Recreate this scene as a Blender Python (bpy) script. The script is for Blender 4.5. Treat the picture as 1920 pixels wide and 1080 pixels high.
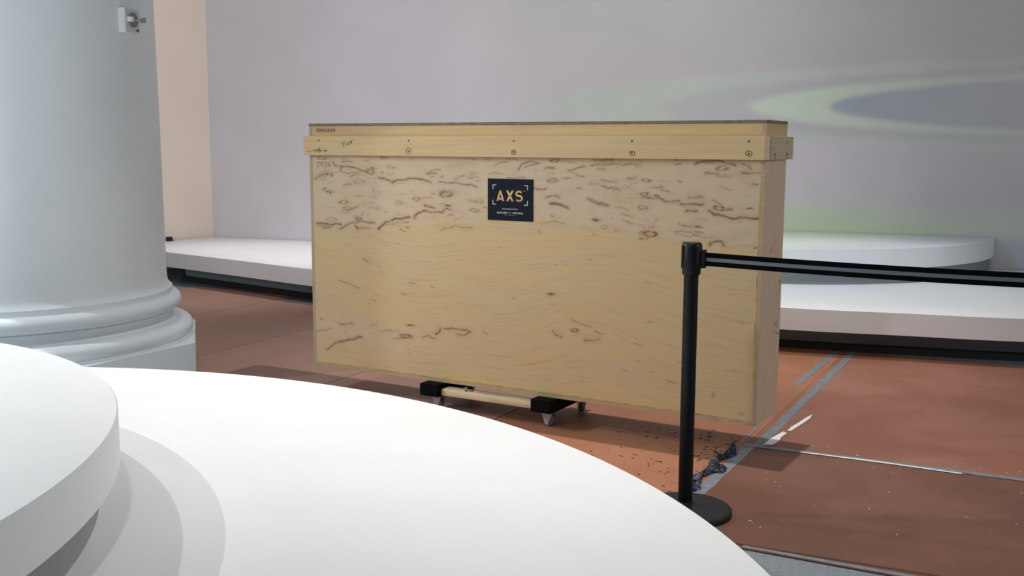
import bpy, bmesh, math, random
import numpy as np
from mathutils import Matrix, Vector

# ------------------------------------------------------------ scene, camera
scene = bpy.context.scene
C = scene.collection
for o in list(bpy.data.objects):
    bpy.data.objects.remove(o, do_unlink=True)
scene.view_settings.view_transform = 'Standard'
scene.view_settings.look = 'None'
scene.view_settings.gamma = 1.0
scene.view_settings.use_curve_mapping = False
scene.view_settings.exposure = 0.0

cam_data = bpy.data.cameras.new('camera')
cam = bpy.data.objects.new('camera', cam_data)
C.objects.link(cam)
scene.camera = cam
cam_data.sensor_width = 36.0
cam_data.lens = 36.0 * 1968.2 / 1920.0
cam_data.clip_start = 0.05
PITCH, ROLL = 0.136, 0.004
F_ = Vector((0, math.cos(PITCH), -math.sin(PITCH)))
U_ = Vector((0, math.sin(PITCH), math.cos(PITCH)))
R_ = Vector((1, 0, 0))
R2 = R_ * math.cos(ROLL) + U_ * math.sin(ROLL)
U2 = -R_ * math.sin(ROLL) + U_ * math.cos(ROLL)
M = Matrix((R2, U2, -F_)).transposed().to_4x4()
M.translation = Vector((0, 0, 1.3268))
cam.matrix_world = M

world = bpy.data.worlds.new('world')
scene.world = world
world.use_nodes = True
world.node_tree.nodes['Background'].inputs[0].default_value = (0.75, 0.82, 0.9, 1)
world.node_tree.nodes['Background'].inputs[1].default_value = 0.15

# ------------------------------------------------------------ room frame
W0 = Vector((-3.309, 11.589, 0.0))                 # corner of the two far walls
WE = Vector((1, -0.38, 0)).normalized()            # along the back wall, to the right
WN = Vector((0.38, 1, 0)).normalized()             # through the back wall
CEIL = 6.0

# ------------------------------------------------------------ lights
def look_rot(direction):
    return Vector(direction).to_track_quat('-Z', 'Y').to_euler()

def spot(name, loc, target, watts, size=70, blend=0.5, radius=0.04, color=(1, 1, 1)):
    l = bpy.data.lights.new(name, 'SPOT')
    l.energy = watts; l.spot_size = math.radians(size); l.spot_blend = blend
    l.shadow_soft_size = radius; l.color = color
    o = bpy.data.objects.new(name, l); C.objects.link(o)
    o.location = loc
    o.rotation_euler = look_rot(Vector(target) - Vector(loc))
    return o

def area(name, loc, target, watts, sx, sy, color=(1, 1, 1)):
    l = bpy.data.lights.new(name, 'AREA')
    l.shape = 'RECTANGLE'; l.size = sx; l.size_y = sy; l.energy = watts; l.color = color
    o = bpy.data.objects.new(name, l); C.objects.link(o)
    o.location = loc
    o.rotation_euler = look_rot(Vector(target) - Vector(loc))
    return o

PROJW = 375
spot('spot_crate', (.871, 4.78, 5.5), (.50, 4.7, 0), 710, 70, .9, .03, (1, .95, .91))
spot('spot_left_a', (-3.45, 5.08, 3.1), (-1.4, 3.2, .3), 180, 90, .5, .02, (.96, .99, 1))
spot('spot_left_b', (-4.55, 4.08, 3.4), (-1.6, 2.9, .3), 275, 90, .5, .02, (.97, 1, 1))
spot('spot_front', (-1.2, 2.0, 4.5), (-1.2, 2.6, .3), 72, 70, .8, .05, (.98, 1, 1))
spot('spot_back_left', (-2.2, 9.6, 3.5), (-2.5, 9.7, .3), 180, 60, .8, .04, (1, .98, .96))
spot('spot_back_right', (2.3, 6.8, 3.5), (2.2, 7.2, .3), 175, 70, .7, .04, (.99, .99, 1))
spot('spot_face', (-2.2, -1.0, 4.2), (.1, 4.6, .9), 195, 34, .7, .15, (1, .99, .97))
spot('fill_column', (-3.6, .5, 4.5), (-2.85, 5.9, 2.2), 330, 40, .9, .2, (.88, .96, 1))  # added unseen lamp that brightens the column
area('fill_left', (-7.4, 1.0, 2.6), (-2.5, 5, 1.6), 105, 3, 2.2, (.94, .98, 1))
area('fill_right', (5.8, 1.5, 2.6), (1, 5, 1.2), 75, 3, 2.2, (.93, .98, 1))
spot('fill_left_floor', (-2.5, 7.4, 5.2), (-2.2, 7.2, 0), 110, 46, 1.0, .05, (1, .97, .95))  # added unseen lamp, lifts the floor left of the crate


# projector: throws soft green rings and a lavender field on the back wall
class X:
    """tiny helper that turns python arithmetic into math nodes"""
    def __init__(s, nt, sock): s.nt = nt; s.s = sock
    def _op(s, op, *a):
        n = s.nt.nodes.new('ShaderNodeMath'); n.operation = op
        for i, v in enumerate((s,) + a):
            if isinstance(v, X): s.nt.links.new(v.s, n.inputs[i])
            else: n.inputs[i].default_value = v
        return X(s.nt, n.outputs[0])
    def __add__(s, o): return s._op('ADD', o)
    def __sub__(s, o): return s._op('SUBTRACT', o)
    def __mul__(s, o): return s._op('MULTIPLY', o)
    def __truediv__(s, o): return s._op('DIVIDE', o)
    def clamp(s): return s._op('MINIMUM', 1.0)._op('MAXIMUM', 0.0)
    def step(s, lo, hi):
        n = s.nt.nodes.new('ShaderNodeMapRange'); n.interpolation_type = 'SMOOTHSTEP'
        s.nt.links.new(s.s, n.inputs[0])
        n.inputs[1].default_value = lo; n.inputs[2].default_value = hi
        return X(s.nt, n.outputs[0])

def mixc(nt, fac, a, b, mode='MIX'):
    n = nt.nodes.new('ShaderNodeMix'); n.data_type = 'RGBA'; n.blend_type = mode
    fi, ai, bi = n.inputs[0], n.inputs[6], n.inputs[7]
    for inp, v in ((fi, fac), (ai, a), (bi, b)):
        if isinstance(v, X): nt.links.new(v.s, inp)
        elif isinstance(v, bpy.types.NodeSocket): nt.links.new(v, inp)
        elif isinstance(v, (int, float)): inp.default_value = v
        else: inp.default_value = (*v[:3], 1)
    return n.outputs[2]

PS, PD, PZ = 4.6, 4.6, 3.3      # projector: along the wall, distance from it, height
def projector(watts):
    l = bpy.data.lights.new('projector_light', 'SPOT')
    l.energy = watts; l.spot_size = math.radians(124); l.spot_blend = 0.25; l.shadow_soft_size = 0.03
    o = bpy.data.objects.new('projector_light', l); C.objects.link(o)
    loc = W0 + WE * PS - WN * PD; loc.z = PZ
    m = Matrix((WE, Vector((0, 0, 1)), -WN)).transposed().to_4x4(); m.translation = loc
    o.matrix_world = m
    l.use_nodes = True
    nt = l.node_tree
    em = nt.nodes['Emission']
    tc = nt.nodes.new('ShaderNodeTexCoord')
    sp = nt.nodes.new('ShaderNodeSeparateXYZ')
    nt.links.new(tc.outputs['Normal'], sp.inputs[0])
    x, y, z = (X(nt, sp.outputs[i]) for i in range(3))
    s = x / z * (-PD) + PS
    h = y / z * (-PD) + PZ
    cen = s - 9.5
    hz = h - 1.665 
    def ell(a, b, w):
        g = (cen / a)._op('POWER', 2.0) + (hz / b)._op('POWER', 2.0)
        return g._op('SQRT').step(1.0 - w, 1.0 + w)          # 0 inside, 1 outside
    outer, gap, ring, core = ell(5.83, .39, .04), ell(4.45, .335, .035), ell(3.7, .275, .02), ell(3.0, .232, .015)
    base = mixc(nt, s.step(1.0, 5.0), (1.32, 1.20, 1.34), (.90, .80, .85))
    base = mixc(nt, s.step(5.0, 6.5) * h.step(1.5, 1.3), base, (1.25, 1.0, 1.30))
    base = mixc(nt, (s - 3.0).step(-1, 3) * (h - 1.9).step(0, .7), base, (.84, .90, .84))
    col = mixc(nt, outer, (.86, .96, .84), base)
    col = mixc(nt, gap, (.78, .74, .84), col)
    col = mixc(nt, ring, (1.02, 1.30, .92), col)
    col = mixc(nt, core, (.0, .22, .62), col)
    # green band low on the wall, darker blue below it
    low = s.step(4.5, 6.0)
    band = (h - .86).step(0, -.12) * low
    col = mixc(nt, band, col, (.66, .92, .52))
    edge = (h - .70).step(0, -.08) * low
    col = mixc(nt, edge, col, (.62, .98, .40))
    col = mixc(nt, (h - .585).step(0, -.03) * (s - 7.0).step(0, .8), col, (.22, .40, .80))
    dim = s.step(4.8, 8.2) * -.86 + 1.0
    dim = dim + band * .22 + edge * .10 + (ring * -1.0 + 1.0) * core * .12 + (outer * -1.0 + 1.0) * gap * .10 * s.step(5.0, 7.0)
    mul = nt.nodes.new('ShaderNodeVectorMath'); mul.operation = 'SCALE'
    nt.links.new(col, mul.inputs[0]); nt.links.new(dim.s, mul.inputs['Scale'])
    nt.links.new(mul.outputs[0], em.inputs[0])
    em.inputs[1].default_value = 1.0
    return o
projector(PROJW)

# ------------------------------------------------------------ materials
MATS = {}
def mat(name, color, rough=0.6, metal=0.0, var=0.0, scale=8.0, bump=0.0, bscale=60.0, spec=0.5, coord='Object', stretch=None):
    m = bpy.data.materials.new(name); m.use_nodes = True
    nt = m.node_tree; b = nt.nodes['Principled BSDF']
    b.inputs['Roughness'].default_value = rough
    b.inputs['Metallic'].default_value = metal
    b.inputs['Specular IOR Level'].default_value = spec
    b.inputs['Base Color'].default_value = (*color, 1)
    tc = nt.nodes.new('ShaderNodeTexCoord'); vec = tc.outputs[coord]
    if stretch:
        mp = nt.nodes.new('ShaderNodeMapping'); mp.inputs['Scale'].default_value = stretch
        nt.links.new(vec, mp.inputs[0]); vec = mp.outputs[0]
    if var:
        n = nt.nodes.new('ShaderNodeTexNoise'); n.inputs['Scale'].default_value = scale; n.inputs['Detail'].default_value = 5
        nt.links.new(vec, n.inputs['Vector'])
        f = X(nt, n.outputs[0]).step(.3, .7)
        c = mixc(nt, f, [v * (1 - var) for v in color], [min(1, v * (1 + var)) for v in color])
        nt.links.new(c, b.inputs['Base Color'])
    if bump:
        n = nt.nodes.new('ShaderNodeTexNoise'); n.inputs['Scale'].default_value = bscale; n.inputs['Detail'].default_value = 4
        nt.links.new(vec, n.inputs['Vector'])
        bp = nt.nodes.new('ShaderNodeBump'); bp.inputs['Strength'].default_value = bump; bp.inputs['Distance'].default_value = 0.002
        nt.links.new(n.outputs[0], bp.inputs['Height']); nt.links.new(bp.outputs[0], b.inputs['Normal'])
    MATS[name] = m
    return m

def noise(nt, vec, scale, detail=4, stretch=None, rough=.5, dist=0.0):
    if stretch:
        mp = nt.nodes.new('ShaderNodeMapping'); mp.inputs['Scale'].default_value = stretch
        nt.links.new(vec, mp.inputs[0]); vec = mp.outputs[0]
    n = nt.nodes.new('ShaderNodeTexNoise'); n.inputs['Scale'].default_value = scale
    n.inputs['Detail'].default_value = detail; n.inputs['Roughness'].default_value = rough; n.inputs['Distortion'].default_value = dist
    nt.links.new(vec, n.inputs['Vector'])
    return X(nt, n.outputs[0])

def plank_mat(name, c1, c2, c3, stretch=(1.2, 1.2, 22), spalt=0.0, figure=.5):
    """veneer or board: long grain along x, soft colour bands, optional brown spalting"""
    m = bpy.data.materials.new(name); m.use_nodes = True
    nt = m.node_tree; b = nt.nodes['Principled BSDF']
    b.inputs['Roughness'].default_value = .62; b.inputs['Specular IOR Level'].default_value = .25
    vec = nt.nodes.new('ShaderNodeTexCoord').outputs['Object']
    g = noise(nt, vec, 3.0, 6, stretch, .65, .6)
    c = mixc(nt, g.step(.25, .75), c1, c2)
    f = noise(nt, vec, 1.3, 3, (.8, .8, 6), .5, 1.2)
    c = mixc(nt, f.step(.45, .75) * figure, c, c3)
    if spalt:
        n1 = noise(nt, vec, 7, 4, (1, 1, 2.2), .6, .8)
        n2 = noise(nt, vec, 2.2, 2)
        line = (n1 - .5)._op('ABSOLUTE').step(.022, 0.0) * n2.step(.52, .66)
        c = mixc(nt, line * spalt, c, (.13, .07, .045))
    nt.links.new(c, b.inputs['Base Color'])
    return m

white = mat('white_paint', (.83, .84, .85), .55, var=.015, scale=3)
wall_m = mat('wall_paint', (.60, .60, .61), .8, var=.02, scale=2, bump=.15, bscale=40)
cream_m = mat('cream_wall_paint', (.76, .67, .55), .8, var=.02, scale=2)
ceil_m = mat('ceiling_paint', (.55, .55, .55), .9)
col_m = mat('column_paint', (.78, .86, .91), .45, var=.01, scale=5, bump=.1, bscale=120)
skirt_m = mat('grey_skirt', (.22, .29, .33), .7)
toe_m = mat('black_toe_strip', (.012, .013, .015), .6)
floor_m = mat('grey_concrete', (.20, .235, .26), .55, var=.12, scale=60, bump=.2, bscale=200)
black_m = mat('black_powder_coat', (.004, .005, .007), .42, spec=.25, bump=.2, bscale=400)
blackp_m = mat('black_plastic', (.005, .006, .009), .38, spec=.3)
base_m = mat('black_rubber_base', (.016, .017, .019), .75, spec=.25, bump=.4, bscale=300)
rubber_m = mat('black_rubber', (.003, .003, .004), .85, spec=.1)
belt_m = mat('black_webbing', (.003, .003, .004), .85, spec=.08, bump=.3, bscale=500)
stripe_m = mat('grey_webbing', (.17, .20, .235), .8)
metal_m = mat('zinc_steel', (.42, .44, .45), .45, metal=.25, var=.1, scale=30)
tyre_m = mat('grey_tyre', (.13, .14, .145), .5)
sign_m = mat('navy_black_print', (.007, .011, .019), .6, spec=.12, var=.2, scale=40)
print_m = mat('white_print', (.62, .64, .68), .5)
dim_print_m = mat('grey_print', (.20, .21, .24), .5)
copper_m = mat('copper_print', (.35, .13, .10), .5)
ink_m = mat('black_ink', (.03, .028, .025), .7)
pencil_m = mat('pencil_lead', (.17, .14, .105), .7)
hole_m = mat('dark_screw', (.008, .007, .006), .5)
tape_m = mat('grey_tape', (.19, .205, .235), .5, var=.18, scale=25)
tape2_m = mat('thin_grey_tape', (.24, .20, .20), .55, var=.2, scale=30)
glare_m = mat('painted_glare', (.93, .94, .95), .3)  # white colour standing in for light glinting off tape
yellow_m = mat('yellow_glue', (.55, .36, .10), .6, var=.3, scale=20)
edge_m = mat('ply_edge', (.44, .335, .215), .75, var=.18, scale=6, stretch=(3, 3, 90))
edgetop_m = mat('ply_edge_grey', (.20, .15, .115), .8, var=.45, scale=6, stretch=(4, 4, 60))
rail_m = mat('varnished_wood', (.68, .55, .36), .3, var=.12, scale=6, stretch=(1, 8, 8))
crumb_m = mat('dark_crumbs', (.025, .018, .014), .8)
chip_m = mat('pale_chips', (.75, .72, .62), .6)
box_m = mat('switch_box_paint', (.62, .66, .66), .4)
boxw_m = mat('switch_box_white', (.80, .83, .80), .4)
boxg_m = mat('switch_box_grey', (.20, .215, .22), .4, var=.2, scale=60)

batten_m = plank_mat('batten_wood', (.66, .50, .28), (.56, .41, .21), (.62, .48, .30), (.7, .7, 16), figure=.4)
lid_m = plank_mat('lid_wood', (.62, .46, .24), (.56, .40, .20), (.50, .33, .20), (.6, .6, 14), figure=.8)
side_m = plank_mat('side_wood', (.74, .56, .40), (.66, .51, .37), (.66, .53, .42), (1, 12, 3), spalt=1.0, figure=.6)

def panel_mat():
    m = bpy.data.materials.new('spalted_veneer'); m.use_nodes = True
    nt = m.node_tree; b = nt.nodes['Principled BSDF']
    b.inputs['Roughness'].default_value = .6; b.inputs['Specular IOR Level'].default_value = .25
    def at(n):
        a = nt.nodes.new('ShaderNodeAttribute'); a.attribute_name = n; return X(nt, a.outputs['Fac'])
    mark, pale, flow, halo = at('mark'), at('pale'), at('flow'), at('halo')
    obj = nt.nodes.new('ShaderNodeTexCoord').outputs['Object']
    sep = nt.nodes.new('ShaderNodeSeparateXYZ'); nt.links.new(obj, sep.inputs[0])
    comb = nt.nodes.new('ShaderNodeCombineXYZ')
    nt.links.new((X(nt, sep.outputs[0]) * .9).s, comb.inputs[0])
    nt.links.new((flow * 26).s, comb.inputs[2])
    fine = noise(nt, comb.outputs[0], 3.6, 8, None, .74, .3)
    comb2 = nt.nodes.new('ShaderNodeCombineXYZ')
    nt.links.new((X(nt, sep.outputs[0]) * .7).s, comb2.inputs[0])
    nt.links.new((flow * 7).s, comb2.inputs[2])
    broad = noise(nt, comb2.outputs[0], 1.6, 3, None, .5, .5)
    c = mixc(nt, broad.step(.3, .7), (.625, .460, .240), (.585, .455, .275))
    c = mixc(nt, fine.step(.46, .74) * .62, c, (.45, .275, .125))
    pc = mixc(nt, broad.step(.35, .65), (.615, .475, .31), (.61, .48, .345))
    pc = mixc(nt, fine.step(.5, .8) * .25, pc, (.42, .29, .18))
    cloud = noise(nt, obj, 5.5, 5, (1, 1, 2.6), .65, .6)
    pc = mixc(nt, cloud.step(.46, .70) * .45, pc, (.47, .35, .25))
    pc = mixc(nt, cloud.step(.46, .28) * .45, pc, (.55, .475, .33))
    c = mixc(nt, pale, c, pc)
    s1 = noise(nt, obj, 10, 6, (1, 1, 2.7), .72, .9)
    s2 = noise(nt, obj, 3.1, 3, (1, 1, 1.6), .5)
    thin = (s1 - .52)._op('ABSOLUTE').step(.013, .0) * s2.step(.56, .66) * pale
    c = mixc(nt, thin * .55, c, (.20, .11, .07))
    fleck = noise(nt, obj, 34, 5, (1, 1, 3.4), .7)
    c = mixc(nt, fleck.step(.66, .74) * s2.step(.45, .6) * pale * .5, c, (.24, .14, .09))
    pores = noise(nt, obj, 60, 3, (1, 1, 5))
    c = mixc(nt, pores.step(.60, .78) * .22, c, (.34, .24, .13))
    c = mixc(nt, (halo * 1.35).clamp(), c, (.42, .27, .175))
    rag = noise(nt, obj, 26, 6, (1, 1, 2.2), .8)
    c = mixc(nt, (mark * (rag.step(.30, .56) * 1.05 + .25)).clamp(), c, (.19, .098, .056))
    nt.links.new(c, b.inputs['Base Color'])
    return m
panel_m = panel_mat()

def sheet_mat(name, c1, c2, gloss=.42):
    m = bpy.data.materials.new(name); m.use_nodes = True
    nt = m.node_tree; b = nt.nodes['Principled BSDF']
    vec = nt.nodes.new('ShaderNodeTexCoord').outputs['Object']
    a = noise(nt, vec, 1.6, 6, (1, 1, 1), .6, .4)
    c = mixc(nt, a.step(.35, .65), c1, c2)
    st = noise(nt, vec, 2.0, 5, (9, 1, 1), .7)
    c = mixc(nt, st.step(.55, .8) * .35, c, [v * .6 for v in c1])
    sc = noise(nt, vec, 26, 6, (.5, 2, 1), .8)
    c = mixc(nt, sc.step(.62, .78) * .22, c, (.45, .30, .24))
    dots = noise(nt, vec, 90, 2)
    c = mixc(nt, dots.step(.72, .76) * .35, c, (.5, .4, .33))
    nt.links.new(c, b.inputs['Base Color'])
    nt.links.new((a * .25 + gloss).s, b.inputs['Roughness'])
    b.inputs['Specular IOR Level'].default_value = .16
    return m
sheet_a = sheet_mat('brown_hardboard', (.36, .205, .155), (.41, .24, .185))
sheet_b = sheet_mat('brown_hardboard_right', (.27, .115, .075), (.33, .155, .11))
sheet_d = sheet_mat('dimmed_hardboard', (.145, .068, .046), (.20, .095, .066))  # weaker light at the front right put into a darker sheet colour
sheet_c = sheet_mat('orange_hardboard', (.33, .145, .08), (.39, .175, .10))

def blue_mat():
    m = bpy.data.materials.new('dirty_blue_tape'); m.use_nodes = True
    nt = m.node_tree; b = nt.nodes['Principled BSDF']
    vec = nt.nodes.new('ShaderNodeTexCoord').outputs['Object']
    a = noise(nt, vec, 28, 4)
    c = mixc(nt, a.step(.55, .64), (.012, .014, .022), (.03, .13, .45))
    c = mixc(nt, noise(nt, vec, 17, 3).step(.6, .68), c, (.12, .13, .15))
    nt.links.new(c, b.inputs['Base Color']); b.inputs['Roughness'].default_value = .5
    return m
blue_m = blue_mat()

def gold_mat():
    m = bpy.data.materials.new('gold_print'); m.use_nodes = True
    nt = m.node_tree; b = nt.nodes['Principled BSDF']
    vec = nt.nodes.new('ShaderNodeTexCoord').outputs['Generated']
    sep = nt.nodes.new('ShaderNodeSeparateXYZ'); nt.links.new(vec, sep.inputs[0])
    z = X(nt, sep.outputs[2])
    c = mixc(nt, z.step(.0, .45), (.40, .22, .17), (.78, .50, .18))
    c = mixc(nt, z.step(.6, 1.0), c, (.62, .36, .20))
    nt.links.new(c, b.inputs['Base Color']); b.inputs['Roughness'].default_value = .45
    return m
gold_m = gold_mat()

# ------------------------------------------------------------ object helpers
def obj(name, bm, m, parent=None, smooth=False):
    me = bpy.data.meshes.new(name)
    bmesh.ops.recalc_face_normals(bm, faces=bm.faces)
    bm.to_mesh(me); bm.free()
    ms = m if isinstance(m, (list, tuple)) else [m]
    for k in ms: me.materials.append(k)
    if smooth:
        for p in me.polygons: p.use_smooth = True
        if smooth is not True: me.set_sharp_from_angle(angle=math.radians(smooth))
    o = bpy.data.objects.new(name, me); C.objects.link(o)
    if parent: o.parent = parent
    return o

def tag(o, label=None, cat=None, group=None, kind=None):
    if label: o['label'] = label
    if cat: o['category'] = cat
    if group: o['group'] = group
    if kind: o['kind'] = kind
    return o

def thing(name, label, cat, loc=(0, 0, 0), rz=0.0, group=None):
    o = bpy.data.objects.new(name, None); C.objects.link(o)
    o.empty_display_size = .1
    o.location = loc; o.rotation_euler = (0, 0, rz)
    return tag(o, label, cat, group)

def add_box(bm, x0, x1, y0, y1, z0, z1, bevel=0.0, mi=0):
    vs = [bm.verts.new((x, y, z)) for z in (z0, z1) for y in (y0, y1) for x in (x0, x1)]
    fs = [bm.faces.new([vs[i] for i in f]) for f in ((0, 1, 3, 2), (4, 6, 7, 5), (0, 4, 5, 1), (2, 3, 7, 6), (0, 2, 6, 4), (1, 5, 7, 3))]
    for f in fs: f.material_index = mi
    if bevel:
        es = list({e for f in fs for e in f.edges})
        bmesh.ops.bevel(bm, geom=es, offset=bevel, segments=2, affect='EDGES', profile=.5)
def box(x0, x1, y0, y1, z0, z1, bevel=0.0):
    bm = bmesh.new(); add_box(bm, x0, x1, y0, y1, z0, z1, bevel); return bm

def lathe(bm, prof, seg=64, cx=0, cy=0, mi=0):
    rings = []
    for r, z in prof:
        if r < 1e-6: rings.append([bm.verts.new((cx, cy, z))])
        else: rings.append([bm.verts.new((cx + r * math.cos(2 * math.pi * k / seg), cy + r * math.sin(2 * math.pi * k / seg), z)) for k in range(seg)])
    for a, b in zip(rings, rings[1:]):
        for k in range(seg):
            k2 = (k + 1) % seg
            if len(a) == 1 and len(b) == 1: continue
            if len(a) == 1: f = bm.faces.new((a[0], b[k], b[k2]))
            elif len(b) == 1: f = bm.faces.new((a[k], a[k2], b[0]))
            else: f = bm.faces.new((a[k], a[k2], b[k2], b[k]))
            f.material_index = mi
def lathed(prof, seg=64, cx=0, cy=0):
    bm = bmesh.new(); lathe(bm, prof, seg, cx, cy); return bm

def prism(poly, z0, z1):
    bm = bmesh.new()
    a = [bm.verts.new((x, y, z0)) for x, y in poly]; b = [bm.verts.new((x, y, z1)) for x, y in poly]
    n = len(poly)
    bm.faces.new(a[::-1]); bm.faces.new(b)
    for i in range(n): bm.faces.new((a[i], a[(i + 1) % n], b[(i + 1) % n], b[i]))
    return bm

def slab(p0, p1, z0, z1, t):
    """upright wall slab from p0 to p1, thickness t to the left of the direction"""
    p0 = Vector(p0[:2]); p1 = Vector(p1[:2]); d = (p1 - p0).normalized(); n = Vector((-d.y, d.x)) * t
    return prism([tuple(p0), tuple(p1), tuple(p1 + n), tuple(p0 + n)], z0, z1)

def ribbon(bm, pts, w, y, th=.0006):
    """flat pen stroke in a plane y=const (x, z points), facing -y"""
    for k in range(len(pts) - 1):
        a = Vector(pts[k]); b = Vector(pts[k + 1]); d = b - a
        if d.length < 1e-6: continue
        d.normalize(); n = Vector((-d.y, d.x)) * w / 2; a = a - d * w * .3; b = b + d * w * .3
        q = [a - n, b - n, b + n, a + n]
        f = [bm.verts.new((p.x, y - th, p.y)) for p in q]; g = [bm.verts.new((p.x, y, p.y)) for p in q]
        bm.faces.new(f)
        for i in range(4): bm.faces.new((f[i], f[(i + 1) % 4], g[(i + 1) % 4], g[i]))

def text_mesh(name, body, size, m, parent, x, y, z, extrude=.0004, offset=0.0, width=None):
    cu = bpy.data.curves.new(name, 'FONT'); cu.body = body; cu.size = size
    cu.align_x = 'CENTER'; cu.align_y = 'CENTER'; cu.extrude = extrude; cu.offset = offset
    t = bpy.data.objects.new(name + '_tmp', cu); C.objects.link(t)
    bpy.context.view_layer.update()
    me = bpy.data.meshes.new_from_object(t.evaluated_get(bpy.context.evaluated_depsgraph_get()))
    bpy.data.objects.remove(t, do_unlink=True)
    me.transform(Matrix.Rotation(math.pi / 2, 4, 'X'))
    if width:
        xs = [v.co.x for v in me.vertices]; s = width / (max(xs) - min(xs))
        me.transform(Matrix.Diagonal((s, 1, 1, 1)))
    me.transform(Matrix.Translation((x, y, z)))
    me.materials.clear(); me.materials.append(m); me.name = name
    o = bpy.data.objects.new(name, me); C.objects.link(o); o.parent = parent
    return o

# ------------------------------------------------------------ the room
def struct(name, bm, m, smooth=False):
    return tag(obj(name, bm, m, None, smooth), kind='structure')
XL, XR, YF = -8.6, 6.6, -6.0
floor = struct('floor', box(XL - .2, XR + .2, YF - .2, 13.5, -.1, 0), floor_m)
struct('ceiling', box(XL - .2, XR + .2, YF - .2, 13.5, CEIL, CEIL + .1), ceil_m)
pR = W0 + WE * ((XR - W0.x) / WE.x)
struct('wall_back', slab(W0, pR + WE * .1, 0, CEIL, .15), wall_m)
LD = Vector((-.61, -.79, 0)).normalized()
pL = W0 + LD * ((XL - W0.x) / LD.x)
struct('wall_corner', slab(pL, W0 , 0, CEIL, .15), cream_m)
struct('wall_left', slab((XL, YF), (XL, pL.y), 0, CEIL, .15), wall_m)
struct('wall_right', slab((XR, pR.y), (XR, YF), 0, CEIL, .15), wall_m)
struct('wall_front', slab((XR, YF), (XL, YF), 0, CEIL, .15), wall_m)

# ------------------------------------------------------------ floor sheets and tape (frame u,v on the floor)
TH = -math.radians(27.5)
FU = Vector((math.cos(TH), math.sin(TH), 0)); FV = Vector((-math.sin(TH), math.cos(TH), 0))
def uv(u, v, z=0.0): p = FU * u + FV * v; return Vector((p.x, p.y, z))
def uvbox(name, u0, u1, v0, v1, z0, z1, m, parent=None):
    return tuple_obj(name, [(u0, v0), (u1, v0), (u1, v1), (u0, v1)], z0, z1, m, parent)
def tuple_obj(name, poly, z0, z1, m, parent=None):
    c = (sum(p[0] for p in poly) / len(poly), sum(p[1] for p in poly) / len(poly))
    bm = prism([(p[0] - c[0], p[1] - c[1]) for p in poly], 0, z1 - z0)
    o = obj(name, bm, m, parent); o.location = uv(*c, z0); o.rotation_euler = (0, 0, TH)
    return o
SH = .005
sheets = [
    (-1.168, .055, 4.537, 6.95, sheet_b, 'dark red-brown hardboard floor sheet right of the crate, behind the cross tape'),
    (.061, 1.28, 4.537, 6.95, sheet_b, 'red-brown hardboard floor sheet at the right edge, before the back platform'),
    (-1.168, 1.28, 3.305, 4.531, sheet_d, 'red-brown hardboard floor sheet coloured darker for weak light, under the belt, bordering the bare grey floor'),
    (-2.36, -1.1695, 2.05, 6.92, sheet_c, 'orange-brown hardboard floor sheet strewn with dark crumbs, under the right end of the crate'),
    (-3.545, -2.366, 3.2, 6.92, sheet_a, 'brown hardboard floor sheet in the shadow around the dolly'),
    (-4.725, -3.551, 4.50, 6.92, sheet_a, 'brown hardboard floor sheet left of the crate, right of the dark seam'),
    (-5.875, -4.731, 4.45, 6.90, sheet_a, 'brown hardboard floor sheet between the dark seam and the pale seam'),
    (-7.1, -5.881, 4.85, 7.22, sheet_a, 'brown hardboard floor sheet beside the column base, farthest left'),
]
for u0, u1, v0, v1, m, lab in sheets:
    tag(uvbox('floor_sheet', u0, u1, v0, v1, 0, SH, m), lab, 'floor board', 'hardboard sheets protecting the floor')

def tape(u0, v0, u1, v1, w, m, label, name='floor_tape', jag=.0, z=SH, n=24, seed=1):
    rnd = random.Random(seed)
    a = Vector((u0, v0)); b = Vector((u1, v1)); d = (b - a).normalized(); nn = Vector((-d.y, d.x))
    L, R = [], []
    for i in range(n + 1):
        p = a + (b - a) * i / n
        L.append(p + nn * (w / 2 + rnd.uniform(-jag, jag))); R.append(p - nn * (w / 2 + rnd.uniform(-jag, jag)))
    o = tuple_obj(name, [tuple(p) for p in R] + [tuple(p) for p in L[::-1]], z + .0002, z + .0012, m)
    return tag(o, label, 'tape', 'grey tape on the floor sheets' if 'grey' in label else None)
tape(-1.118, 4.50, -1.118, 6.94, .046, tape_m, 'long grey tape running back from the tape crossing to the platform', seed=1, jag=.002)
tape(-1.155, 3.30, -1.150, 4.49, .052, tape_m, 'grey tape leading from the tape crossing under the stanchion base', seed=2, jag=.003)
tape(-1.236, 5.80, -1.223, 6.90, .040, tape_m, 'shorter grey tape parallel to and left of the long tape', seed=3, jag=.003)
tape(-1.195, 4.52, -1.205, 4.86, .016, tape2_m, 'thin faint grey tape strip beside the crate corner', seed=4, jag=.002)
tape(-1.17, 4.505, 1.28, 4.585, .040, tape_m, 'long grey tape crossing the right floor sheets under the belt', z=SH + .0012, seed=5, jag=.002, n=60)
tape(-.86, 3.322, 1.28, 3.322, .022, tape_m, 'narrow grey tape edging the floor sheet at the bare floor', seed=6, jag=.001)
def glare_streak(pts, label, z):  # glare on clear tape, painted as flat white shapes
    o = tuple_obj('glare_patch', pts, z, z + .001, glare_m); tag(o, label, 'tape', 'painted glare on the floor tape')
glare_streak([(-1.100, 4.545), (-1.062, 4.56), (-1.052, 4.63), (-1.058, 4.70), (-1.050, 4.78), (-1.072, 4.80), (-1.082, 4.74), (-1.095, 4.66)], 'ragged painted glare patch nearest the tape crossing', SH + .0015)
glare_streak([(-1.058, 4.82), (-1.042, 4.83), (-1.028, 4.95), (-1.012, 5.10), (-1.018, 5.19), (-1.034, 5.10), (-1.046, 4.98), (-1.058, 4.90)], 'slim pointed painted glare patch beyond the ragged one', SH + .0015)
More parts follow.
